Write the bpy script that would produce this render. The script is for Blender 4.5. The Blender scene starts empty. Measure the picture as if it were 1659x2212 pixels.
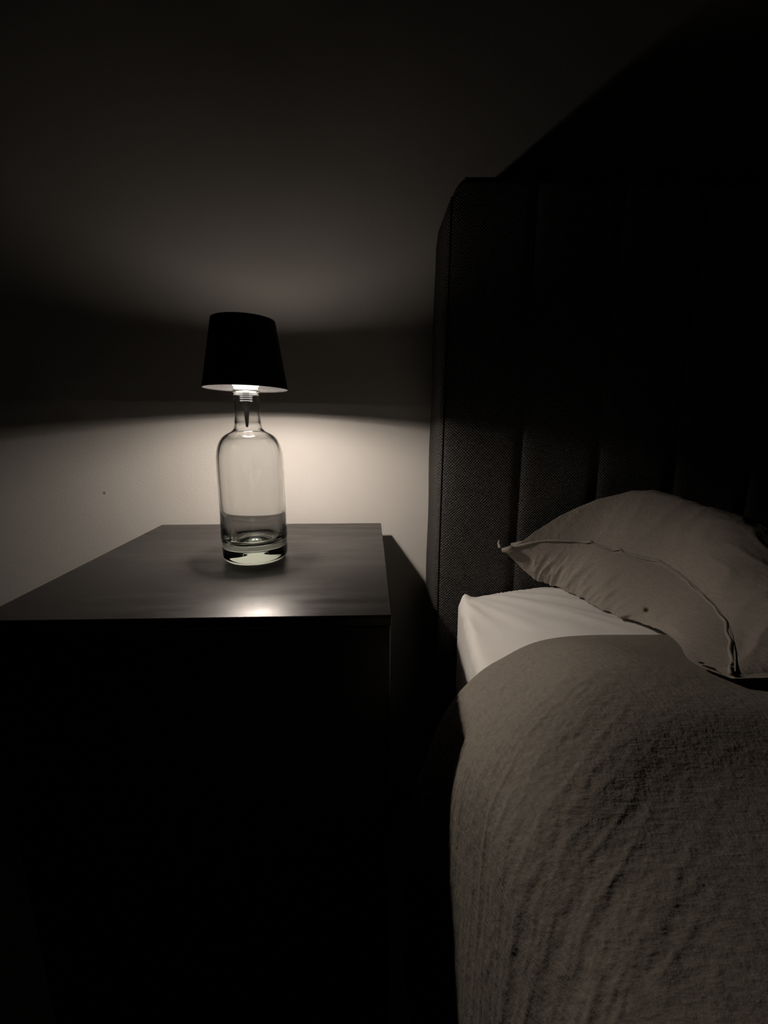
import bpy, bmesh, math
import numpy as np
from mathutils import Vector, Matrix

# ------------------------------------------------------------------ set-up
sc = bpy.context.scene
COL = sc.collection
EYE = 0.723                      # camera height; shapes below are written with z relative to it
PI = math.pi

sc.view_settings.view_transform = 'Standard'
sc.view_settings.look = 'None'
sc.view_settings.gamma = 1.0
sc.view_settings.use_curve_mapping = False
sc.view_settings.exposure = 0.0
sc.cycles.max_bounces = 14
sc.cycles.diffuse_bounces = 4
sc.cycles.glossy_bounces = 8
sc.cycles.transmission_bounces = 14
sc.cycles.caustics_refractive = True
sc.cycles.caustics_reflective = True
sc.cycles.blur_glossy = 0.25
sc.cycles.sample_clamp_indirect = 5.0
sc.cycles.use_denoising = True

world = bpy.data.worlds.new('night')
sc.world = world
world.use_nodes = True
world.node_tree.nodes['Background'].inputs[0].default_value = (0, 0, 0, 1)
world.node_tree.nodes['Background'].inputs[1].default_value = 0.0

# ------------------------------------------------------------------ noise
_rng = np.random.RandomState(7)
_perm = _rng.permutation(256)
_perm = np.concatenate([_perm, _perm, _perm])
_grad = _rng.normal(size=(256, 2))
_grad /= np.linalg.norm(_grad, axis=1)[:, None]


def noise2(x, y):
    x = np.asarray(x, float); y = np.asarray(y, float)
    xi = np.floor(x).astype(int); yi = np.floor(y).astype(int)
    xf = x - xi; yf = y - yi
    def g(i, j, fx, fy):
        h = _perm[(_perm[(xi + i) & 255] + yi + j) & 255]
        return _grad[h, 0] * fx + _grad[h, 1] * fy
    w = lambda t: t * t * t * (t * (6 * t - 15) + 10)
    u, v = w(xf), w(yf)
    a = g(0, 0, xf, yf); b = g(1, 0, xf - 1, yf)
    c = g(0, 1, xf, yf - 1); d = g(1, 1, xf - 1, yf - 1)
    return (a * (1 - u) + b * u) * (1 - v) + (c * (1 - u) + d * u) * v


def ridge(x, y):
    return 1 - np.abs(noise2(x, y)) * 2.4


def smooth(a, b, x):
    t = np.clip((np.asarray(x, float) - a) / (b - a), 0, 1)
    return t * t * (3 - 2 * t)


def cubic(xs, ys, x):
    """Hermite curve through knots (ys may be 2-D: one row per knot)."""
    xs = np.asarray(xs, float); ys = np.asarray(ys, float); x = np.asarray(x, float)
    n = len(xs)
    sl = np.diff(ys, axis=0) / np.diff(xs).reshape(-1, *([1] * (ys.ndim - 1)))
    m = np.empty_like(ys)
    m[0] = sl[0]; m[-1] = sl[-1]
    for i in range(1, n - 1):
        h0 = xs[i] - xs[i - 1]; h1 = xs[i + 1] - xs[i]
        m[i] = (sl[i - 1] * h1 + sl[i] * h0) / (h0 + h1)
    k = np.clip(np.searchsorted(xs, x) - 1, 0, n - 2)
    h = xs[k + 1] - xs[k]
    t = (x - xs[k]) / h
    if ys.ndim > 1:
        t = t[:, None]; h = h[:, None]
    return ((2*t**3 - 3*t**2 + 1) * ys[k] + (t**3 - 2*t**2 + t) * h * m[k]
            + (-2*t**3 + 3*t**2) * ys[k + 1] + (t**3 - t**2) * h * m[k + 1])


# ------------------------------------------------------------------ object helpers
def link(name, me, mat, parent=None):
    o = bpy.data.objects.new(name, me)
    COL.objects.link(o)
    if mat is not None:
        me.materials.append(mat)
    if parent is not None:
        o.parent = parent
        o.matrix_parent_inverse = Matrix.Translation(parent.location).inverted() if parent.parent is None else \
            (Matrix.Translation(parent.parent.location) @ parent.matrix_parent_inverse @ Matrix.Translation(parent.location)).inverted()
    return o


def from_bm(name, bm, mat, parent=None, flat=False):
    bmesh.ops.recalc_face_normals(bm, faces=bm.faces)
    me = bpy.data.meshes.new(name)
    bm.to_mesh(me); bm.free()
    if not flat:
        for p in me.polygons:
            p.use_smooth = True
    return link(name, me, mat, parent)


def grid_mesh(name, pts, mat, parent=None, close_u=False, flip=False):
    """pts: array (nu, nv, 3)"""
    nu, nv = pts.shape[:2]
    idx = np.arange(nu * nv).reshape(nu, nv)
    if close_u:
        idx = np.vstack([idx, idx[:1]])
    a = idx[:-1, :-1].ravel(); b = idx[1:, :-1].ravel(); c = idx[1:, 1:].ravel(); d = idx[:-1, 1:].ravel()
    f = np.stack([a, b, c, d], 1)
    if flip:
        f = f[:, ::-1]
    me = bpy.data.meshes.new(name)
    me.from_pydata(pts.reshape(-1, 3).tolist(), [], f.tolist())
    for p in me.polygons:
        p.use_smooth = True
    return link(name, me, mat, parent)


def empty(name, loc):
    o = bpy.data.objects.new(name, None)
    o.empty_display_size = 0.05
    COL.objects.link(o)
    o.location = loc
    return o


def tag(o, label=None, cat=None, group=None, kind=None):
    if label: o['label'] = label
    if cat: o['category'] = cat
    if group: o['group'] = group
    if kind: o['kind'] = kind
    return o


def box_bm(x0, x1, y0, y1, z0, z1, r=0.0, seg=3):
    """box, z relative to the eye, all edges rounded"""
    bm = bmesh.new()
    bmesh.ops.create_cube(bm, size=1)
    for v in bm.verts:
        v.co = Vector(((x0 + x1) / 2 + v.co.x * (x1 - x0), (y0 + y1) / 2 + v.co.y * (y1 - y0),
                       EYE + (z0 + z1) / 2 + v.co.z * (z1 - z0)))
    if r > 0:
        bmesh.ops.bevel(bm, geom=list(bm.edges), offset=r, segments=seg, profile=0.5, affect='EDGES')
    return bm


def lathe_bm(profile, cx, cy, n=96, closed=False):
    """profile [(radius, z)] relative to the eye, turned about a vertical axis"""
    bm = bmesh.new()
    rings = []
    for r, z in profile:
        if r < 1e-6:
            rings.append([bm.verts.new((cx, cy, EYE + z))])
        else:
            rings.append([bm.verts.new((cx + r * math.cos(2*PI*k/n), cy + r * math.sin(2*PI*k/n), EYE + z)) for k in range(n)])
    pairs = list(zip(rings[:-1], rings[1:]))
    if closed:
        pairs.append((rings[-1], rings[0]))
    for A, B in pairs:
        for k in range(n):
            k2 = (k + 1) % n
            if len(A) == 1 and len(B) == 1:
                continue
            if len(A) == 1:
                bm.faces.new((A[0], B[k], B[k2]))
            elif len(B) == 1:
                bm.faces.new((A[k], B[0], A[k2]))
            else:
                bm.faces.new((A[k], A[k2], B[k2], B[k]))
    return bm


def dense_line(pr):
    # doubled corners keep the rims crisp under smooth shading
    out = []
    for i, p in enumerate(pr):
        q = pr[(i + 1) % len(pr)]
        for f in (0.0, 0.02, 0.5, 0.98):
            out.append((p[0] + (q[0] - p[0]) * f, p[1] + (q[1] - p[1]) * f))
    return out


def tube_bm(points, radii, n=10):
    bm = bmesh.new()
    P = [Vector(p) for p in points]
    rings = []
    for i, p in enumerate(P):
        t = (P[min(i + 1, len(P) - 1)] - P[max(i - 1, 0)]).normalized()
        a = t.orthogonal().normalized(); b = t.cross(a)
        rings.append([bm.verts.new(p + (a * math.cos(2*PI*k/n) + b * math.sin(2*PI*k/n)) * radii[i]) for k in range(n)])
    for A, B in zip(rings[:-1], rings[1:]):
        for k in range(n):
            bm.faces.new((A[k], A[(k+1) % n], B[(k+1) % n], B[k]))
    bm.faces.new(rings[0]); bm.faces.new(rings[-1])
    return bm


# ------------------------------------------------------------------ materials
def new_mat(name):
    m = bpy.data.materials.new(name)
    m.use_nodes = True
    nt = m.node_tree
    b = nt.nodes['Principled BSDF']
    return m, nt, b


def node(nt, kind, **kw):
    n = nt.nodes.new(kind)
    for k, v in kw.items():
        if k in n.inputs:
            n.inputs[k].default_value = v
        else:
            setattr(n, k, v)
    return n


def mathn(nt, op, a, b=None):
    n = nt.nodes.new('ShaderNodeMath'); n.operation = op
    for i, v in enumerate((a, b)):
        if v is None: continue
        if isinstance(v, (int, float)): n.inputs[i].default_value = v
        else: nt.links.new(v, n.inputs[i])
    return n.outputs[0]


def coords(nt, scale=(1, 1, 1)):
    tc = nt.nodes.new('ShaderNodeTexCoord')
    mp = nt.nodes.new('ShaderNodeMapping')
    mp.inputs['Scale'].default_value = scale
    nt.links.new(tc.outputs['Object'], mp.inputs['Vector'])
    return mp.outputs['Vector']


def noise_tex(nt, vec, scale, detail=2.0, rough=0.5):
    n = node(nt, 'ShaderNodeTexNoise', Scale=scale, Detail=detail, Roughness=rough)
    nt.links.new(vec, n.inputs['Vector'])
    return n.outputs['Fac']


def ramp(nt, fac, c0, c1, p0=0.0, p1=1.0):
    n = nt.nodes.new('ShaderNodeValToRGB')
    n.color_ramp.elements[0].position = p0; n.color_ramp.elements[0].color = (*c0, 1)
    n.color_ramp.elements[1].position = p1; n.color_ramp.elements[1].color = (*c1, 1)
    nt.links.new(fac, n.inputs[0])
    return n.outputs[0]


def bump(nt, b, height, dist, strength=1.0):
    n = node(nt, 'ShaderNodeBump', Strength=strength, Distance=dist)
    nt.links.new(height, n.inputs['Height'])
    nt.links.new(n.outputs['Normal'], b.inputs['Normal'])


# plastered wall, warm off white, with fine roller texture and a couple of small marks
MWALL, nt, b = new_mat('painted plaster')
v = coords(nt)
b.inputs['Roughness'].default_value = 0.9
b.inputs['Specular IOR Level'].default_value = 0.15
base = ramp(nt, noise_tex(nt, v, 9, 3), (0.70, 0.675, 0.64), (0.74, 0.715, 0.68), 0.3, 0.7)


def spot(nt, centre, radius, stretch=(1, 1, 1)):
    vec = coords(nt)
    sub = nt.nodes.new('ShaderNodeVectorMath'); sub.operation = 'SUBTRACT'
    nt.links.new(vec, sub.inputs[0]); sub.inputs[1].default_value = centre
    mul = nt.nodes.new('ShaderNodeVectorMath'); mul.operation = 'MULTIPLY'
    nt.links.new(sub.outputs[0], mul.inputs[0]); mul.inputs[1].default_value = stretch
    ln = nt.nodes.new('ShaderNodeVectorMath'); ln.operation = 'LENGTH'
    nt.links.new(mul.outputs[0], ln.inputs[0])
    mr = nt.nodes.new('ShaderNodeMapRange'); mr.clamp = True
    nt.links.new(ln.outputs['Value'], mr.inputs['Value'])
    mr.inputs['From Min'].default_value = radius * 0.4; mr.inputs['From Max'].default_value = radius
    mr.inputs['To Min'].default_value = 1.0; mr.inputs['To Max'].default_value = 0.0
    return mr.outputs[0]


def mix(nt, fac, a, c):
    n = nt.nodes.new('ShaderNodeMix'); n.data_type = 'RGBA'
    nt.links.new(fac, n.inputs[0])
    if isinstance(a, tuple): n.inputs[6].default_value = (*a, 1)
    else: nt.links.new(a, n.inputs[6])
    if isinstance(c, tuple): n.inputs[7].default_value = (*c, 1)
    else: nt.links.new(c, n.inputs[7])
    return n.outputs[2]


mark = spot(nt, (-0.4543, 0.760, EYE - 0.1219), 0.0035)
base = mix(nt, mark, base, (0.30, 0.27, 0.24))
nt.links.new(base, b.inputs['Base Color'])
bump(nt, b, noise_tex(nt, v, 260, 2), 0.0006, 0.35)

MFLOOR, nt, b = new_mat('dark floorboards')
v = coords(nt, (7, 1, 1))
nt.links.new(ramp(nt, noise_tex(nt, v, 6, 5), (0.018, 0.013, 0.010), (0.035, 0.026, 0.02)), b.inputs['Base Color'])
b.inputs['Roughness'].default_value = 0.55

# black brown lacquer with dust and wiping smears
MTABLE, nt, b = new_mat('black brown lacquer')
v = coords(nt, (1, 5, 1))
v2 = coords(nt, (3, 9, 3))
grain = noise_tex(nt, v2, 40, 4)
nt.links.new(ramp(nt, grain, (0.017, 0.016, 0.0155), (0.025, 0.0238, 0.023), 0.3, 0.7), b.inputs['Base Color'])
sm = noise_tex(nt, v, 10, 3, 0.6)
rr = nt.nodes.new('ShaderNodeMapRange')
nt.links.new(sm, rr.inputs['Value'])
rr.inputs['From Min'].default_value = 0.3; rr.inputs['From Max'].default_value = 0.7
rr.inputs['To Min'].default_value = 0.31; rr.inputs['To Max'].default_value = 0.46
nt.links.new(rr.outputs[0], b.inputs['Roughness'])
b.inputs['Specular IOR Level'].default_value = 0.55
bump(nt, b, noise_tex(nt, v2, 120, 2), 0.0004, 0.15)

# clear glass, faint green in the thickness
MGLASS, nt, b = new_mat('clear bottle glass')
b.inputs['Base Color'].default_value = (1, 1, 1, 1)
b.inputs['Transmission Weight'].default_value = 1.0
b.inputs['Roughness'].default_value = 0.0
b.inputs['IOR'].default_value = 1.5
vol = nt.nodes.new('ShaderNodeVolumeAbsorption')
vol.inputs['Color'].default_value = (0.78, 0.90, 0.80, 1)
vol.inputs['Density'].default_value = 14.0
nt.links.new(vol.outputs[0], nt.nodes['Material Output'].inputs['Volume'])

MBLACK, nt, b = new_mat('matt black metal')
b.inputs['Base Color'].default_value = (0.007, 0.007, 0.0072, 1)
b.inputs['Roughness'].default_value = 0.6
b.inputs['Specular IOR Level'].default_value = 0.2
bump(nt, b, noise_tex(nt, coords(nt), 900, 2), 0.0002, 0.2)

MWHITE, nt, b = new_mat('white lamp lining')
b.inputs['Base Color'].default_value = (0.80, 0.80, 0.80, 1)
b.inputs['Roughness'].default_value = 0.6

MRUB, nt, b = new_mat('frosted silicone')
b.inputs['Base Color'].default_value = (0.85, 0.84, 0.82, 1)
b.inputs['Roughness'].default_value = 0.45
b.inputs['Subsurface Weight'].default_value = 0.0

MDARK, nt, b = new_mat('dark grey plug tip')
b.inputs['Base Color'].default_value = (0.03, 0.03, 0.032, 1)
b.inputs['Roughness'].default_value = 0.4


def emit(name, col, s):
    m = bpy.data.materials.new(name); m.use_nodes = True
    nt = m.node_tree; nt.nodes.clear()
    e = nt.nodes.new('ShaderNodeEmission'); o = nt.nodes.new('ShaderNodeOutputMaterial')
    e.inputs[0].default_value = (*col, 1); e.inputs[1].default_value = s
    nt.links.new(e.outputs[0], o.inputs[0])
    return m


LEDCOL = (1.0, 0.87, 0.755)
MLED_SIDE = emit('led diffuser edge', LEDCOL, 250.0)
MLED_DOWN = emit('led diffuser face', LEDCOL, 2500.0)
MLED_UP = emit('led up light', LEDCOL, 82.0)
MLED_CHIP = emit('led chips', LEDCOL, 320.0)
MGLOW_RIB = emit('ribbed collar glow', (1.0, 0.92, 0.82), 1.6)
MGLOW_PLATE = emit('plug plate glow', (1.0, 0.93, 0.86), 0.5)


def weave(nt, pitch, axes):
    """over-under weave height from two thread directions; pitch in metres"""
    tc = nt.nodes.new('ShaderNodeTexCoord')
    sep = nt.nodes.new('ShaderNodeSeparateXYZ')
    wob = node(nt, 'ShaderNodeTexNoise', Scale=60.0, Detail=2.0)
    nt.links.new(tc.outputs['Object'], wob.inputs['Vector'])
    add = nt.nodes.new('ShaderNodeVectorMath'); add.operation = 'MULTIPLY_ADD'
    nt.links.new(wob.outputs['Color'], add.inputs[0])
    add.inputs[1].default_value = (pitch * 0.9,) * 3
    nt.links.new(tc.outputs['Object'], add.inputs[2])
    nt.links.new(add.outputs[0], sep.inputs[0])
    k = 2 * PI / pitch
    # across the threads: x on faces that look at the room, y on faces that look sideways
    geo = nt.nodes.new('ShaderNodeNewGeometry')
    sn = nt.nodes.new('ShaderNodeSeparateXYZ')
    nt.links.new(geo.outputs['Normal'], sn.inputs[0])
    side = mathn(nt, 'GREATER_THAN', mathn(nt, 'ABSOLUTE', sn.outputs['X']), 0.72)
    mx = nt.nodes.new('ShaderNodeMix'); mx.data_type = 'FLOAT'
    nt.links.new(side, mx.inputs[0]); nt.links.new(sep.outputs['X'], mx.inputs[2]); nt.links.new(sep.outputs['Y'], mx.inputs[3])
    a = mx.outputs[0]
    c = sep.outputs['Z']
    s1 = mathn(nt, 'SINE', mathn(nt, 'MULTIPLY', a, k))
    s2 = mathn(nt, 'SINE', mathn(nt, 'MULTIPLY', c, k))
    return mathn(nt, 'ADD', mathn(nt, 'MULTIPLY', mathn(nt, 'MULTIPLY', s1, s2), 0.5), 0.5)


# charcoal upholstery, coarse basket weave of black and grey threads
MUPH, nt, b = new_mat('charcoal woven upholstery')
h = weave(nt, 0.0042, ('X', 'Z', 'Y'))
v = coords(nt, (1, 1, 1))
fl = noise_tex(nt, coords(nt, (420, 420, 900)), 1.0, 1)
slub = noise_tex(nt, coords(nt, (160, 160, 900)), 1.0, 1)
fac = mathn(nt, 'MULTIPLY', h, mathn(nt, 'MULTIPLY', mathn(nt, 'ADD', fl, 0.1), mathn(nt, 'ADD', slub, 0.45)))
nt.links.new(ramp(nt, fac, (0.007, 0.007, 0.0072), (0.185, 0.177, 0.172), 0.10, 0.66), b.inputs['Base Color'])
b.inputs['Roughness'].default_value = 0.95
b.inputs['Specular IOR Level'].default_value = 0.1
bump(nt, b, h, 0.0012, 0.7)


MSEAM, nt, b = new_mat('seam groove shade')  # near-black cord colour stands in for the shade inside the seam groove
b.inputs['Base Color'].default_value = (0.008, 0.008, 0.0085, 1)
b.inputs['Roughness'].default_value = 0.95
b.inputs['Specular IOR Level'].default_value = 0.1


def linen(name, c0, c1, fine=0.0011, axes=('X', 'Y'), wr=0.0012, spots=()):
    m, nt, b = new_mat(name)
    v = coords(nt)
    mottling = noise_tex(nt, coords(nt, (500, 90, 500)), 1.0, 2)
    mott2 = noise_tex(nt, coords(nt, (90, 500, 500)), 1.0, 2)
    f = mathn(nt, 'MULTIPLY', mathn(nt, 'ADD', mottling, mott2), 0.5)
    colr = ramp(nt, f, c0, c1, 0.3, 0.7)
    for centre, rad, st, cc in spots:
        colr = mix(nt, spot(nt, centre, rad, st), colr, cc)
    nt.links.new(colr, b.inputs['Base Color'])
    b.inputs['Roughness'].default_value = 0.95
    b.inputs['Specular IOR Level'].default_value = 0.1
    b.inputs['Sheen Weight'].default_value = 0.0
    cr = noise_tex(nt, v, 150, 4, 0.6)
    hh = mathn(nt, 'ADD', mathn(nt, 'MULTIPLY', f, 0.5), mathn(nt, 'MULTIPLY', cr, 1.0))
    bump(nt, b, hh, wr, 0.8)
    return m


MSHEET, nt, b = new_mat('white cotton sheet')
v = coords(nt)
cs = ramp(nt, noise_tex(nt, v, 20, 3), (0.85, 0.835, 0.805), (0.89, 0.875, 0.845), 0.3, 0.7)
nt.links.new(cs, b.inputs['Base Color'])
b.inputs['Roughness'].default_value = 0.9
b.inputs['Specular IOR Level'].default_value = 0.1
bump(nt, b, noise_tex(nt, v, 70, 3), 0.0012, 0.35)

MDUVET = linen('taupe linen duvet cover', (0.205, 0.187, 0.162), (0.282, 0.258, 0.225), wr=0.0014)
MPILLOW = linen('taupe linen pillowcase', (0.285, 0.257, 0.228), (0.365, 0.330, 0.294), wr=0.0013,
                 spots=[((0.3282, 0.4785, 0.5016), 0.0048, (1.5, 1.0, 0.75), (0.06, 0.04, 0.012))])

# ------------------------------------------------------------------ room
WALL_Y = 0.760
HB_Y = 0.634                      # front of the headboard
o = from_bm('wall_back', box_bm(-2.2, 2.4, WALL_Y, WALL_Y + 0.12, -EYE, 1.8), MWALL, flat=True); tag(o, kind='structure')
o = from_bm('floor', box_bm(-2.2, 2.4, -1.7, WALL_Y + 0.12, -EYE - 0.05, -EYE), MFLOOR, flat=True); tag(o, kind='structure')

# ------------------------------------------------------------------ nightstand
TOP = -0.173
NX0, NX1, NY0, NY1 = -0.3520, 0.0195, 0.3715, 0.7375
ns = empty('nightstand', ((NX0 + NX1) / 2, (NY0 + NY1) / 2, 0))
tag(ns, 'black square nightstand with a flat satin top, standing by the wall beside the bed', 'nightstand')
from_bm('tabletop', box_bm(NX0, NX1, NY0, NY1, TOP - 0.011, TOP, 0.0009, 2), MTABLE, ns)
from_bm('cabinet_body', box_bm(NX0 + 0.001, NX1 - 0.0012, NY0 + 0.001, NY1 - 0.002, -EYE, TOP - 0.011, 0.0012, 2), MTABLE, ns)

# ------------------------------------------------------------------ bottle
BX, BY = -0.1467, 0.5490
T = TOP
outer = [(0.0, 0.0025), (0.020, 0.002), (0.030, 0.0008), (0.0335, 0.0002), (0.0362, 0.0008), (0.0383, 0.0028), (0.0396, 0.0060),
         (0.0400, 0.0100), (0.0400, 0.0160), (0.0396, 0.0185), (0.0396, 0.0200), (0.0401, 0.0225), (0.0401, 0.05),
         (0.0399, 0.09), (0.0398, 0.122), (0.0395, 0.130), (0.0386, 0.1365), (0.0370, 0.1425), (0.0345, 0.1480), (0.0310, 0.1526),
         (0.0268, 0.1558), (0.0228, 0.1578), (0.0196, 0.1596), (0.0174, 0.1622), (0.0160, 0.1660), (0.0154, 0.173), (0.0150, 0.183),
         (0.0149, 0.195), (0.0149, 0.2035), (0.0151, 0.2045), (0.0158, 0.2056), (0.0159, 0.2068), (0.0155, 0.2082), (0.0148, 0.2087)]
inner = [(0.0138, 0.2087), (0.0132, 0.2078), (0.0130, 0.204), (0.0130, 0.19), (0.0132, 0.176), (0.0138, 0.167), (0.0148, 0.1618), (0.0180, 0.1580),
         (0.0235, 0.1543), (0.0285, 0.1505), (0.0320, 0.1455), (0.0342, 0.140), (0.0356, 0.134), (0.0364, 0.126), (0.0367, 0.11), (0.0367, 0.085),
         (0.0366, 0.070), (0.0363, 0.058), (0.0357, 0.048), (0.0349, 0.040), (0.0339, 0.0335), (0.0322, 0.0280), (0.0296, 0.0245),
         (0.0262, 0.0228), (0.0235, 0.0222), (0.0215, 0.0228), (0.017, 0.0245), (0.0100, 0.0262), (0.0, 0.0268)]


def dense(pr, n=6):
    pr = np.array(pr)
    s = np.concatenate([[0], np.cumsum(np.linalg.norm(np.diff(pr, axis=0), axis=1))])
    t = np.concatenate([np.linspace(a, c, n, endpoint=False) for a, c in zip(s[:-1], s[1:])] + [[s[-1]]])
    q = cubic(s, pr, t)
    q[:, 0] = np.maximum(q[:, 0], 0)
    q[0], q[-1] = pr[0], pr[-1]
    return [tuple(x) for x in q]


prof = [(r, T + 0.0004 + z) for r, z in dense(outer, 3) + dense(inner, 3)]
bottle = from_bm('glass_bottle', lathe_bm(prof, BX, BY, 128), MGLASS)
tag(bottle, 'clear round-shouldered glass bottle with a thick base, standing empty on the black nightstand', 'bottle')

# ------------------------------------------------------------------ cordless bottle lamp
LX, LY = BX, BY
MOUTH = T + 0.0004 + 0.2086       # top of the lip
FACE = 0.0419
lamp = empty('bottle_lamp', (LX, LY, EYE + MOUTH))
tag(lamp, 'small lit lamp with a black tapered shade, plugged into the mouth of the glass bottle', 'lamp')
R0, Z0, R1, Z1 = 0.0492, 0.0366, 0.0363, 0.1138
th = 0.0008
shade_o = [(R0 - th, Z0), (R0, Z0), (R1, Z1), (R1 - th, Z1)]
shade_o = dense_line(shade_o)
bm = lathe_bm(shade_o, LX, LY, 128, closed=True)
shade = from_bm('lamp_shade', bm, MBLACK, lamp)
# led head: dark housing with a glowing diffuser at its foot and a slot of light near its top
head = from_bm('led_housing', lathe_bm([(0.0, 0.0497), (0.0170, 0.0497), (0.0170, 0.052), (0.0180, 0.054), (0.0180, 0.1025), (0.0, 0.1025)], LX, LY, 64), MBLACK, lamp)
from_bm('light_ring', lathe_bm([(0.0172, FACE), (0.0172, 0.0496)], LX, LY, 64), MLED_SIDE, head)
from_bm('light_face', lathe_bm([(0.0143, FACE), (0.0171, FACE)], LX, LY, 64), MLED_DOWN, head)
from_bm('top_light', lathe_bm([(0.0170, 0.1026), (0.0170, 0.1105)], LX, LY, 48), MLED_UP, head)
from_bm('top_cap', lathe_bm([(0.0, 0.1106), (0.0176, 0.1106), (0.0176, 0.1116), (0.0, 0.1118)], LX, LY, 48), MBLACK, head)
# ribbed collar sitting on the lip, emission in place of LED light passing through
cl = [(0.0100, FACE - 0.0001), (0.0140, FACE - 0.0001)]
z = FACE - 0.0004
while z > MOUTH + 0.0032:
    cl += [(0.0141, z), (0.0152, z - 0.0006), (0.0155, z - 0.0011), (0.0152, z - 0.0016), (0.0141, z - 0.0021)]
    z -= 0.0024
cl += [(0.0141, MOUTH + 0.0012), (0.0100, MOUTH + 0.0012)]
from_bm('ribbed_collar', lathe_bm(cl, LX, LY, 64), MGLOW_RIB, lamp)
# led chips looking down into the bottle
for k in range(6):
    a_ = 2 * PI * (k + 0.25) / 6
    bm = bmesh.new()
    bmesh.ops.create_circle(bm, cap_ends=True, segments=20, radius=0.0033,
                            matrix=Matrix.Translation((LX + 0.0092 * math.cos(a_), LY + 0.0092 * math.sin(a_), EYE + MOUTH + 0.0010)))
    from_bm('led_chip', bm, MLED_CHIP, head)
# plug in the neck: thin pale plates on a dark core that ends in a point; plate glow stands in for light falling on them
z = MOUTH - 0.0024
for k in range(5):
    r_ = 0.0076 - 0.0001 * k
    from_bm('plug_plate', lathe_bm([(0.0030, z), (r_, z), (r_ + 0.0001, z - 0.0004), (r_, z - 0.0009), (0.0030, z - 0.0009)], LX, LY, 40), MGLOW_PLATE, lamp)
    z -= 0.0026
from_bm('plug_core', lathe_bm([(0.0, MOUTH + 0.0003), (0.0036, MOUTH + 0.0003), (0.0046, z + 0.0012), (0.0044, z - 0.0003), (0.0030, z - 0.011), (0.0016, -0.0075), (0.0008, -0.0092), (0.0, -0.0094)], LX, LY, 40), MDARK, lamp)
# slight tilt of the whole lamp on the bottle's mouth
lamp.rotation_euler = (math.radians(-1.6), math.radians(1.0), 0)

# ------------------------------------------------------------------ bed: headboard + base
bed = empty('upholstered_bed', (0.9, 0.0, 0))
tag(bed, 'dark charcoal upholstered bed with a tall padded headboard against the wall', 'bed')
BXL, BXR = 0.1005, 1.78


def headboard_frame():
    # plan outline of the left end, swept up; the upper corner is softly rounded
    nz = 60
    zs = np.linspace(-EYE + 0.03, 0.338, nz)
    bm = bmesh.new()
    b_ = box_bm(BXL, BXR, HB_Y + 0.006, WALL_Y - 0.002, -EYE + 0.03, 0.3125, 0.014, 4)
    # cut rows so the sides can belly in towards the top
    for zc in np.linspace(-0.6, 0.306, 40):
        bmesh.ops.bisect_plane(b_, geom=list(b_.verts) + list(b_.edges) + list(b_.faces), plane_co=(0, 0, EYE + zc), plane_no=(0, 0, 1))
    for q in b_.verts:
        zz = q.co.z - EYE
        inset = 0.004 * smooth(-0.25, 0.31, zz) + 0.016 * smooth(0.262, 0.3125, zz) ** 1.6
        if q.co.x < 0.5:
            q.co.x += float(inset)
        q.co.x += 0.0008 * math.sin(zz * 31.0)
    bm.free()
    return b_


hb = from_bm('headboard', headboard_frame(), MUPH, bed)
edges = [BXL + 0.0055] + [0.2195 + 0.115 * i for i in range(0, 14)]
edges[-1] = BXR - 0.008
for i in range(len(edges) - 1):
    xa, xb = edges[i], edges[i + 1]
    n = 28; m_ = 70
    P = np.zeros((n, m_, 3))
    tu = np.linspace(0, 1, n); tv = np.linspace(0, 1, m_)
    tu = 0.5 - 0.5 * np.cos(PI * tu); tv = 0.5 - 0.5 * np.cos(PI * tv)
    for a_, u_ in enumerate(tu):
        for c_, v_ in enumerate(tv):
            du = min(u_, 1 - u_) * (xb - xa); dv = min(v_, 1 - v_) * 0.75
            rad = 0.050 if (i == 0 and u_ < 0.5) else 0.020
            puff = (1 - max(0, 1 - du / rad) ** 2) ** 0.5 * (1 - max(0, 1 - dv / 0.02) ** 2) ** 0.5
            zz = -0.42 + v_ * (0.3125 + 0.42)
            ins = 0.004 * float(smooth(-0.25, 0.31, zz)) if i == 0 else 0.0
            ins2 = (0.016 * float(smooth(0.262, 0.3125, zz)) ** 1.6) if i == 0 else 0.0
            x = xa + (ins + ins2) * (1 - u_) + u_ * (xb - xa) + 0.0005
            P[a_, c_] = (x, HB_Y + 0.0085 - 0.0085 * puff, EYE + zz - (0.004 if v_ > 0.99 else 0))
    grid_mesh('padded_panel', P, MUPH, hb, flip=False)
from_bm('groove_shade_cord', tube_bm([(BXL + 0.0052 + 0.004 * float(smooth(-0.25, 0.31, q)), HB_Y + 0.0075, EYE + q) for q in np.linspace(-0.42, 0.285, 40)], [0.0011] * 40, 8), MSEAM, hb)
from_bm('bed_base', box_bm(0.128, BXR - 0.03, -1.30, HB_Y - 0.002, -EYE + 0.06, -0.455, 0.015, 3), MUPH, bed)

# ------------------------------------------------------------------ mattress under its fitted sheet
MX0, MX1, MY0, MY1, MZ1 = 0.1125, 1.70, -1.28, 0.626, -0.2560


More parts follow.
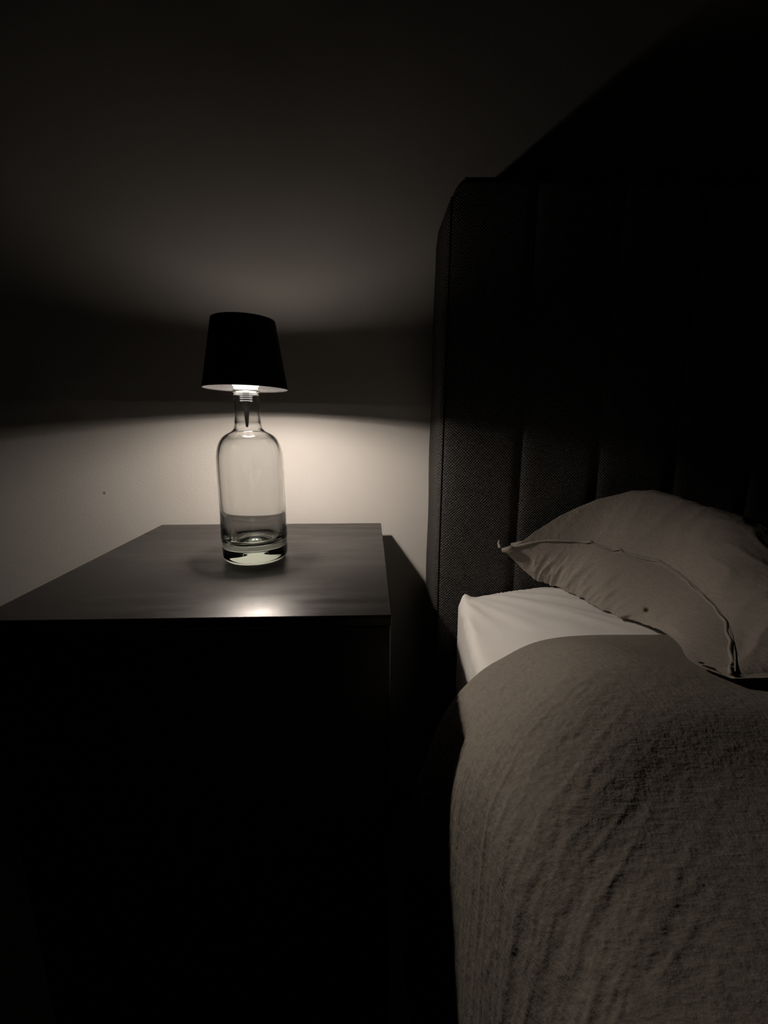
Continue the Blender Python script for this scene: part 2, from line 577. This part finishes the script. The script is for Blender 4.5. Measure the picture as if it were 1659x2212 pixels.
def mattress():
    n = 150; m_ = 200
    # cross-section across x (side -> top -> side), lofted along y with rounded head corners
    prof = []
    rz = 0.016
    sec = [(0.010, -0.454), (0.002, -0.40), (0.0, -0.34), (0.0, MZ1 - rz)]
    for a_ in np.linspace(0, PI / 2, 9)[1:]:
        sec.append((rz - rz * math.cos(a_), MZ1 - rz + rz * math.sin(a_)))
    for d_ in np.concatenate([np.linspace(0.02, 0.35, 70), np.linspace(0.36, 0.79, 12)]):
        sec.append((d_, MZ1 + 0.0120 * smooth(0.0, 0.15, d_)))
    sec = np.array(sec)
    ys = np.concatenate([np.linspace(MY0, 0.2, 20), np.linspace(0.21, MY1 - 0.03, 90), MY1 - 0.03 + 0.03 * np.sin(np.linspace(0, PI / 2, 14)[1:])])
    P = np.zeros((len(ys), len(sec), 3))
    for i, y in enumerate(ys):
        d = max(0.0, (y - (MY1 - 0.03)) / 0.03)
        rnd = 1 - math.sqrt(max(0, 1 - d * d))          # 0 .. 1 towards the head end
        bul = 0.0165 * (float(smooth(0.41, 0.626, y)))     # the edge draws in towards the corner
        x = MX0 + sec[:, 0] + bul * (1 - sec[:, 0] / 0.8) + 0.018 * rnd * (1 - smooth(0.0, 0.06, sec[:, 0]))
        z_ = sec[:, 1] - 0.022 * rnd * smooth(-0.33, MZ1, sec[:, 1]) * (1 - 0.35 * smooth(0.0, 0.15, sec[:, 0]))
        # shallow pulls in the sheet, fanning from the corner, plus the flat corner fold
        dx = sec[:, 0]
        top = smooth(MZ1 - 0.01, MZ1, sec[:, 1])
        ang = np.arctan2(0.64 - y + 0.02, dx + 0.02)
        fold = np.clip(ridge(ang * 7.0, np.hypot(dx, 0.63 - y) * 2.0 + 3.1), 0, 1) ** 2 * 0.0030 * smooth(0.462, 0.51, y) * smooth(0.02, 0.08, np.hypot(dx, 0.63 - y))
        z_ = z_ + top * (fold + 0.0012 * noise2(dx * 22, np.full_like(dx, y * 22)))
        side = 1 - top
        x = x + side * (0.0018 * ridge(sec[:, 1] * 24 + y * 30, np.full_like(dx, y * 8)))
        # the little ear of cloth standing at the head corner
        ear = math.exp(-((y - 0.604) / 0.007) ** 2)
        z_ = z_ + ear * 0.009 * np.exp(-((dx - 0.008) / 0.010) ** 2) * top
        P[i, :, 0] = x; P[i, :, 1] = y; P[i, :, 2] = EYE + z_
    # mirror to the far side
    Q = P[:, ::-1].copy()
    Q[:, :, 0] = MX0 + MX1 - Q[:, :, 0]
    P = np.concatenate([P, Q], axis=1)
    bm = bmesh.new()
    nu, nv = P.shape[:2]
    V = [[bm.verts.new(P[i, j]) for j in range(nv)] for i in range(nu)]
    for i in range(nu - 1):
        for j in range(nv - 1):
            bm.faces.new((V[i][j], V[i + 1][j], V[i + 1][j + 1], V[i][j + 1]))
    bm.faces.new(V[0]); bm.faces.new(V[-1])
    for i in range(nu - 1):
        bm.faces.new((V[i][0], V[i][-1], V[i + 1][-1], V[i + 1][0]))
    return bm


mat_o = from_bm('mattress', mattress(), MSHEET)
tag(mat_o, 'mattress in a white fitted sheet, its bare corner showing between headboard and duvet', 'mattress')

# ------------------------------------------------------------------ duvet
ST = [0.00, 0.08, 0.15, 0.19, 0.23, 0.32, 0.52, 0.89]       # distance from the hem towards the foot
# rows: from hem to foot; columns: from the far right over the near edge and down the hanging side
SEC = [
    [(1.6513, 0.4397, -0.2340), (0.6240, 0.4420, -0.2340), (0.3521, 0.4380, -0.2325), (0.2060, 0.4365, -0.2330), (0.1325, 0.4080, -0.2420), (0.0941, 0.3964, -0.2650), (0.0699, 0.3894, -0.2980), (0.0547, 0.3850, -0.3400), (0.0415, 0.3816, -0.3900), (0.0310, 0.3738, -0.5600)],
    [(1.6513, 0.3590, -0.2160), (0.6240, 0.3701, -0.2260), (0.3521, 0.3667, -0.2260), (0.2061, 0.3665, -0.2050), (0.1285, 0.3337, -0.2180), (0.0871, 0.3161, -0.2420), (0.0679, 0.3092, -0.2740), (0.0557, 0.3047, -0.3160), (0.0475, 0.3010, -0.3700), (0.0390, 0.2918, -0.5600)],
    [(1.6513, 0.2940, -0.2080), (0.6240, 0.3054, -0.2140), (0.3521, 0.3023, -0.2100), (0.2061, 0.3019, -0.1930), (0.1265, 0.2692, -0.2050), (0.0841, 0.2513, -0.2330), (0.0689, 0.2448, -0.2580), (0.0625, 0.2403, -0.3000), (0.0555, 0.2354, -0.3700), (0.0410, 0.2262, -0.5600)],
    [(1.6513, 0.2532, -0.2060), (0.6240, 0.2649, -0.2080), (0.3521, 0.2618, -0.2030), (0.2061, 0.2606, -0.1970), (0.1244, 0.2277, -0.2120), (0.0811, 0.2097, -0.2420), (0.0690, 0.2021, -0.2820), (0.0635, 0.1976, -0.3250), (0.0575, 0.1934, -0.3850), (0.0430, 0.1852, -0.5600)],
    [(1.6513, 0.2123, -0.2060), (0.6240, 0.2239, -0.2080), (0.3521, 0.2203, -0.2110), (0.2060, 0.2186, -0.2120), (0.1244, 0.1858, -0.2250), (0.0871, 0.1678, -0.2550), (0.0708, 0.1592, -0.3100), (0.0660, 0.1541, -0.3600), (0.0615, 0.1506, -0.4100), (0.0450, 0.1443, -0.5600)],
    [(1.6513, 0.1137, -0.2100), (0.6240, 0.1249, -0.2180), (0.3520, 0.1209, -0.2260), (0.2060, 0.1191, -0.2290), (0.1190, 0.1033, -0.2430), (0.0860, 0.0872, -0.2800), (0.0710, 0.0823, -0.3350), (0.0640, 0.0807, -0.3850), (0.0600, 0.0807, -0.4300), (0.0480, 0.0847, -0.5600)],
    [(1.6400, -0.0565, -0.2120), (0.6200, -0.0565, -0.2180), (0.3500, -0.0630, -0.2260), (0.2050, -0.0662, -0.2290), (0.1190, -0.0985, -0.2430), (0.0880, -0.1146, -0.2800), (0.0740, -0.1195, -0.3350), (0.0660, -0.1211, -0.3850), (0.0620, -0.1211, -0.4300), (0.0500, -0.1170, -0.5600)],
    [(1.6400, -0.4197, -0.2120), (0.6200, -0.4197, -0.2180), (0.3500, -0.4262, -0.2260), (0.2050, -0.4294, -0.2290), (0.1190, -0.4617, -0.2430), (0.0880, -0.4778, -0.2800), (0.0740, -0.4827, -0.3350), (0.0660, -0.4843, -0.3850), (0.0620, -0.4843, -0.4300), (0.0500, -0.4802, -0.5600)],
]


def duvet():
    roles = np.arange(10.0)
    s = np.concatenate([np.linspace(0, 2, 40, endpoint=False), np.linspace(2, 9, 250)])
    t = np.concatenate([np.linspace(0, 0.28, 230, endpoint=False), np.linspace(0.28, ST[-1], 60)])
    sec = np.array(SEC)                       # station, role, xyz
    A = np.array([cubic(roles, sec[k], s) for k in range(len(ST))])      # station, s, 2
    out = cubic(ST, A.reshape(len(ST), -1), t).reshape(len(t), len(s), 3)
    # normals of the smooth shell
    du = np.gradient(out, axis=0); dv = np.gradient(out, axis=1)
    nrm = np.cross(du, dv); nrm /= np.linalg.norm(nrm, axis=2)[:, :, None] + 1e-12
    if nrm[100, 60, 2] < 0: nrm = -nrm
    # arc length across
    seg = np.linalg.norm(np.diff(out[60], axis=0), axis=1)
    arc = np.concatenate([[0], np.cumsum(seg)])
    arc = arc[-1] - arc                        # 0 at the hanging edge
    Aa, Tt = np.meshgrid(arc, t)
    # long soft creases, running from the side up over the edge and on towards the pillow
    q = Tt * 0.96 + Aa * 0.22 + 0.012 * noise2(Aa * 9, Tt * 9)
    l = Aa * 0.96 - Tt * 0.22
    amp = 0.35 + 0.65 * smooth(-0.3, 0.4, noise2(Aa * 6 + 9, Tt * 6 + 2))
    d = 0.0013 * np.clip(ridge(q * 34, l * 5), 0, 1) ** 2 * amp
    d += 0.0006 * np.clip(ridge(q * 75 + 5, l * 11 + 8), 0, 1) ** 2
    d += 0.0026 * noise2(Aa * 9 + 3, Tt * 11 + 7)
    # fine crinkle, strongest by the hem
    d += (0.0004 + 0.0009 * (1 - smooth(0.02, 0.10, Tt))) * noise2(Aa * 170 + Tt * 120, Tt * 260)
    d += 0.0004 * noise2(Aa * 120 + 30, Tt * 140 + 4)
    d *= 1 - 0.84 * smooth(0.095, 0.21, out[:, :, 0])
    d *= smooth(0.0, 0.012, Tt) * 0.85 + 0.15
    out += nrm * d[:, :, None]
    # rolled hem, then the underside, so the cover is a closed soft sheet
    TH = 0.0070
    n_s = nrm.copy()
    for _ in range(6):
        n_s[1:-1, 1:-1] = (n_s[1:-1, 1:-1] + n_s[:-2, 1:-1] + n_s[2:, 1:-1] + n_s[1:-1, :-2] + n_s[1:-1, 2:]) / 5
    n_s /= np.linalg.norm(n_s, axis=2)[:, :, None]
    under = out - n_s * TH
    base, n0 = out[0], n_s[0]
    lip = [base + n0 * (TH / 2 * math.cos(g) - TH / 2) + np.array([0, 1, 0]) * TH / 2 * math.sin(g) for g in np.linspace(PI, 0, 9)[1:-1]]
    full = np.concatenate([under[::-1][::3] if False else under[::-1], np.array(lip), out], axis=0)
    full[:, :, 2] += EYE
    return full


dv_o = grid_mesh('duvet', duvet(), MDUVET)
bm = bmesh.new(); bm.from_mesh(dv_o.data)
be = [e for e in bm.edges if e.is_boundary]
bmesh.ops.holes_fill(bm, edges=be, sides=0)
bmesh.ops.recalc_face_normals(bm, faces=bm.faces)
bm.to_mesh(dv_o.data); bm.free()
for p_ in dv_o.data.polygons:
    p_.use_smooth = True
tag(dv_o, 'rumpled taupe linen duvet spread over the bed, its side hanging by the nightstand', 'duvet')

# ------------------------------------------------------------------ pillow
from mathutils.bvhtree import BVHTree


def bvh_of(o):
    return BVHTree.FromPolygons([v.co.copy() for v in o.data.vertices], [tuple(p.vertices) for p in o.data.polygons])


SUPPORT = [bvh_of(dv_o), bvh_of(mat_o)]


def support(x, y):
    z = -1.0
    for t in SUPPORT:
        hit = t.ray_cast(Vector((x, y, EYE + 0.4)), Vector((0, 0, -1)))
        if hit[0] is not None:
            z = max(z, hit[0].z - EYE)
    return z


KV = [0.0, .12, .24, .36, .50, .66, .80, .92, 1.0]
SEAM = [(0.1986, 0.6173, -0.1872), (0.2591, 0.6150, -0.1764), (0.3092, 0.6046, -0.1746), (0.3432, 0.5784, -0.1806), (0.3764, 0.5357, -0.1840), (0.3743, 0.4656, -0.1910), (0.3549, 0.3999, -0.1960), (0.3169, 0.3428, -0.1990), (0.2841, 0.3032, -0.1965)]
FOOT = [(0.2019, 0.6169, -0.1929), (0.2417, 0.6123, -0.2275), (0.2738, 0.6040, -0.2455), (0.2918, 0.5676, -0.2487), (0.3025, 0.5253, -0.2500), (0.3239, 0.4551, -0.2310), (0.2947, 0.3784, -0.2090), (0.2723, 0.3266, -0.2025), (0.2806, 0.2994, -0.1985)]
FAR = [(0.9200, 0.6215, -0.2050), (0.8900, 0.5973, -0.2000), (0.8750, 0.5650, -0.2000), (0.8700, 0.5246, -0.2000), (0.8700, 0.4843, -0.2000), (0.8700, 0.4359, -0.2000), (0.8800, 0.3874, -0.2000), (0.9000, 0.3471, -0.2000), (0.9300, 0.3067, -0.1980)]


FOOT = [(x, y, max(z, support(x, y) + (0.0035 if y > 0.455 else 0.0050))) for x, y, z in FOOT]


def seam_left(v):
    p = cubic(KV, np.array(SEAM), v)
    p[:, 2] = [max(q[2], support(q[0], q[1]) + 0.004) for q in p]
    return p


def pillow():
    tv = np.linspace(0, 1, 200); v = tv * 0.8 + 0.2 * (0.5 - 0.5 * np.cos(PI * tv))
    S = seam_left(v); C = cubic(KV, np.array(FOOT), v); R = cubic(KV, np.array(FAR), v)
    # upper face
    tu = np.linspace(0, 1, 150)
    u = tu ** 1.9
    cv = np.clip(np.sin(PI * v ** 0.5), 0, 1) ** 0.7
    fu = (1 - (1 - np.clip(u / 0.175, 0, 1)) ** 2.1) * (1 - 0.93 * smooth(0.10, 0.58, u))
    top = S[None] * (1 - u[:, None, None]) + R[None] * u[:, None, None]
    U, V = np.meshgrid(u, v, indexing='ij')
    top[:, :, 2] += 0.083 * fu[:, None] * cv[None] - 0.010 * np.sin(PI * np.clip(U / 0.5, 0, 1)) * smooth(0.5, 0.95, V)
    e = smooth(0.0, 0.03, U) * smooth(0, 0.04, V) * smooth(0, 0.04, 1 - V)
    top[:, :, 2] += e * (0.0055 * noise2(U * 8 + 3, V * 5) + 0.0022 * np.clip(ridge(U * 11 + V * 5, V * 9 - U * 6), 0, 1) ** 2)
    top[:, :, 2] -= 0.016 * np.exp(-((U - 0.20) / 0.08) ** 2 - ((V - 0.82) / 0.13) ** 2)
    for i in range(1, top.shape[0]):
        for j in range(top.shape[1]):
            top[i, j, 2] = max(top[i, j, 2], support(top[i, j, 0], top[i, j, 1]) + 0.0048)
    # side face falling from the seam to the bed, bulging outwards, with gathers
    w = np.linspace(0, 1, 70)
    mid = (S + C) / 2
    out = np.stack([np.full(len(v), -0.86), -0.20 - 0.25 * v, np.full(len(v), -0.10)], 1)
    out /= np.linalg.norm(out, axis=1)[:, None]
    belly = 0.024 * np.sin(PI * np.clip(v, 0, 1)) ** 0.9 * smooth(-0.05, 0.2, v)
    M = mid + out * belly[:, None]
    W = w[:, None, None]
    side = (1 - W) ** 2 * S[None] + 2 * W * (1 - W) * M[None] + W ** 2 * C[None]
    W2, V2 = np.meshgrid(w, v, indexing='ij')
    bend = V2 + 0.10 * W2 * (V2 - 0.2) * 0.8
    g1 = np.clip(ridge(bend * 15, W2 * 0.7 + 4), 0, 1) ** 2
    g2 = np.clip(ridge(bend * 30 + 6, W2 * 1.1 + 9), 0, 1) ** 2
    g3 = np.clip(ridge(bend * 11 + 2.6, W2 * 1.6 + 1), 0, 1) ** 3
    env = smooth(0, 0.2, W2) * smooth(0.04, 0.16, V2) * smooth(0, 0.06, 1 - V2)
    fade_r = 1 - smooth(0.55, 0.75, V2) * smooth(0.6, 0.95, W2)
    amp = 0.0052 * g1 * smooth(0.12, 0.7, W2) + 0.0026 * g2 * smooth(0.05, 0.5, W2) + 0.0040 * g3 * smooth(0.35, 0.9, W2)
    side = side + out[None] * (amp * env * fade_r)[:, :, None]
    # underside
    q = np.linspace(0, 1, 40)[1:]
    und = C[None] * (1 - q[:, None, None]) + R[None] * q[:, None, None]
    und[:, :, 2] = C[None, :, 2] * (1 - q[:, None] ** 6) + R[None, :, 2] * q[:, None] ** 6
    bot = np.concatenate([side, und], axis=0)
    for i in range(1, bot.shape[0]):
        for j in range(bot.shape[1]):
            x, y, z = bot[i, j]
            bot[i, j, 2] = max(z, support(x, y) + 0.0036)
    verts = np.concatenate([top.reshape(-1, 3), bot.reshape(-1, 3)])
    verts[:, 1] = np.minimum(verts[:, 1], HB_Y - 0.004)
    verts[:, 2] += EYE
    nt_, nb_, nv = len(u), bot.shape[0], len(v)
    it = np.arange(nt_ * nv).reshape(nt_, nv); ib = np.arange(nb_ * nv).reshape(nb_, nv) + nt_ * nv
    faces = []
    for I, fl_ in ((it, False), (ib, True)):
        f = np.stack([I[:-1, :-1].ravel(), I[1:, :-1].ravel(), I[1:, 1:].ravel(), I[:-1, 1:].ravel()], 1)
        faces += (f[:, ::-1] if fl_ else f).tolist()
    me = bpy.data.meshes.new('pillow')
    me.from_pydata(verts.tolist(), [], faces)
    bm = bmesh.new(); bm.from_mesh(me)
    bmesh.ops.remove_doubles(bm, verts=bm.verts, dist=1e-5)
    bmesh.ops.holes_fill(bm, edges=[e_ for e_ in bm.edges if e_.is_boundary], sides=0)
    bpy.data.meshes.remove(me)
    return bm


pil = from_bm('pillow', pillow(), MPILLOW)
tag(pil, 'plump taupe linen pillow lying on the bed against the charcoal headboard', 'pillow')

# overlapping hem along the short edge, with the small gaps of the opening
vv = np.linspace(0.022, 0.99, 200)
sl = seam_left(vv)
tl = np.gradient(sl, axis=0); tl /= np.linalg.norm(tl, axis=1)[:, None]
oo = np.cross(tl, np.array([0, 0, 1.0])); oo /= np.linalg.norm(oo, axis=1)[:, None]
if oo[80, 0] > 0: oo = -oo
gap = 0.0006 + 0.0024 * np.exp(-((vv - 0.10) / 0.07) ** 2) + 0.0034 * np.exp(-((vv - 0.265) / 0.010) ** 2) + 0.0040 * np.exp(-((vv - 0.37) / 0.013) ** 2) + 0.0026 * np.exp(-((vv - 0.50) / 0.02) ** 2)
wig = 0.0006 * np.sin(vv * 47) + 0.0004 * np.sin(vv * 101 + 1)
fade = 1 - smooth(0.55, 0.80, vv)
rib = []
for k, (dx, dz) in enumerate([(-0.0090, 0.0054), (-0.0045, 0.0042), (-0.001, 0.0028), (0.0012, 0.0017), (0.0020, 0.0008), (0.0019, 0.0001), (0.0006, 0.0004), (-0.004, 0.0022), (-0.010, 0.004)]):
    p = sl + oo * (dx * (0.25 + 0.75 * fade) + (wig * fade if dx > 0 else 0))[:, None]
    p[:, 2] += dz * (0.3 + 0.7 * fade) + gap * (1.0 if dx > -0.003 else 0.25) + EYE
    rib.append(p)
hemf = grid_mesh('pillowcase_hem', np.array(rib), MPILLOW, pil)
vp = np.linspace(0.60, 1.0, 90)
sp = seam_left(vp)
sp[:, 2] += 0.0008 + EYE
from_bm('edge_piping', tube_bm([tuple(q + np.array([-0.0008 + 0.0010 * math.sin(k * 0.42), 0, 0.0006 * math.sin(k * 0.3)])) for k, q in enumerate(sp)], [0.0016] * 90, 8), MPILLOW, pil)
# twisted tip of cloth at the back corner
cx, cy, cz = SEAM[0]
pts = [(cx + 0.010, cy - 0.004, EYE + cz + 0.004), (cx + 0.002, cy - 0.004, EYE + cz + 0.001), (cx - 0.004, cy - 0.003, EYE + cz + 0.001),
       (cx - 0.0085, cy - 0.002, EYE + cz + 0.005), (cx - 0.0100, cy - 0.001, EYE + cz + 0.011), (cx - 0.0085, cy, EYE + cz + 0.0155)]
from_bm('corner_tip', tube_bm(pts, [0.005, 0.0046, 0.0036, 0.0022, 0.0016, 0.0008], 10), MPILLOW, pil)

# ------------------------------------------------------------------ camera
FPX, PITCH, YAW = 950.0, math.radians(11.773), math.radians(1.918)
cam = bpy.data.cameras.new('camera')
cam.sensor_fit = 'HORIZONTAL'
cam.sensor_width = 36.0
cam.lens = 36.0 * FPX / 1659.0
cam.clip_start = 0.01
co = bpy.data.objects.new('camera', cam)
COL.objects.link(co)
co.location = (0, 0, EYE)
co.rotation_euler = (PI / 2 - PITCH, 0, -YAW)
sc.camera = co
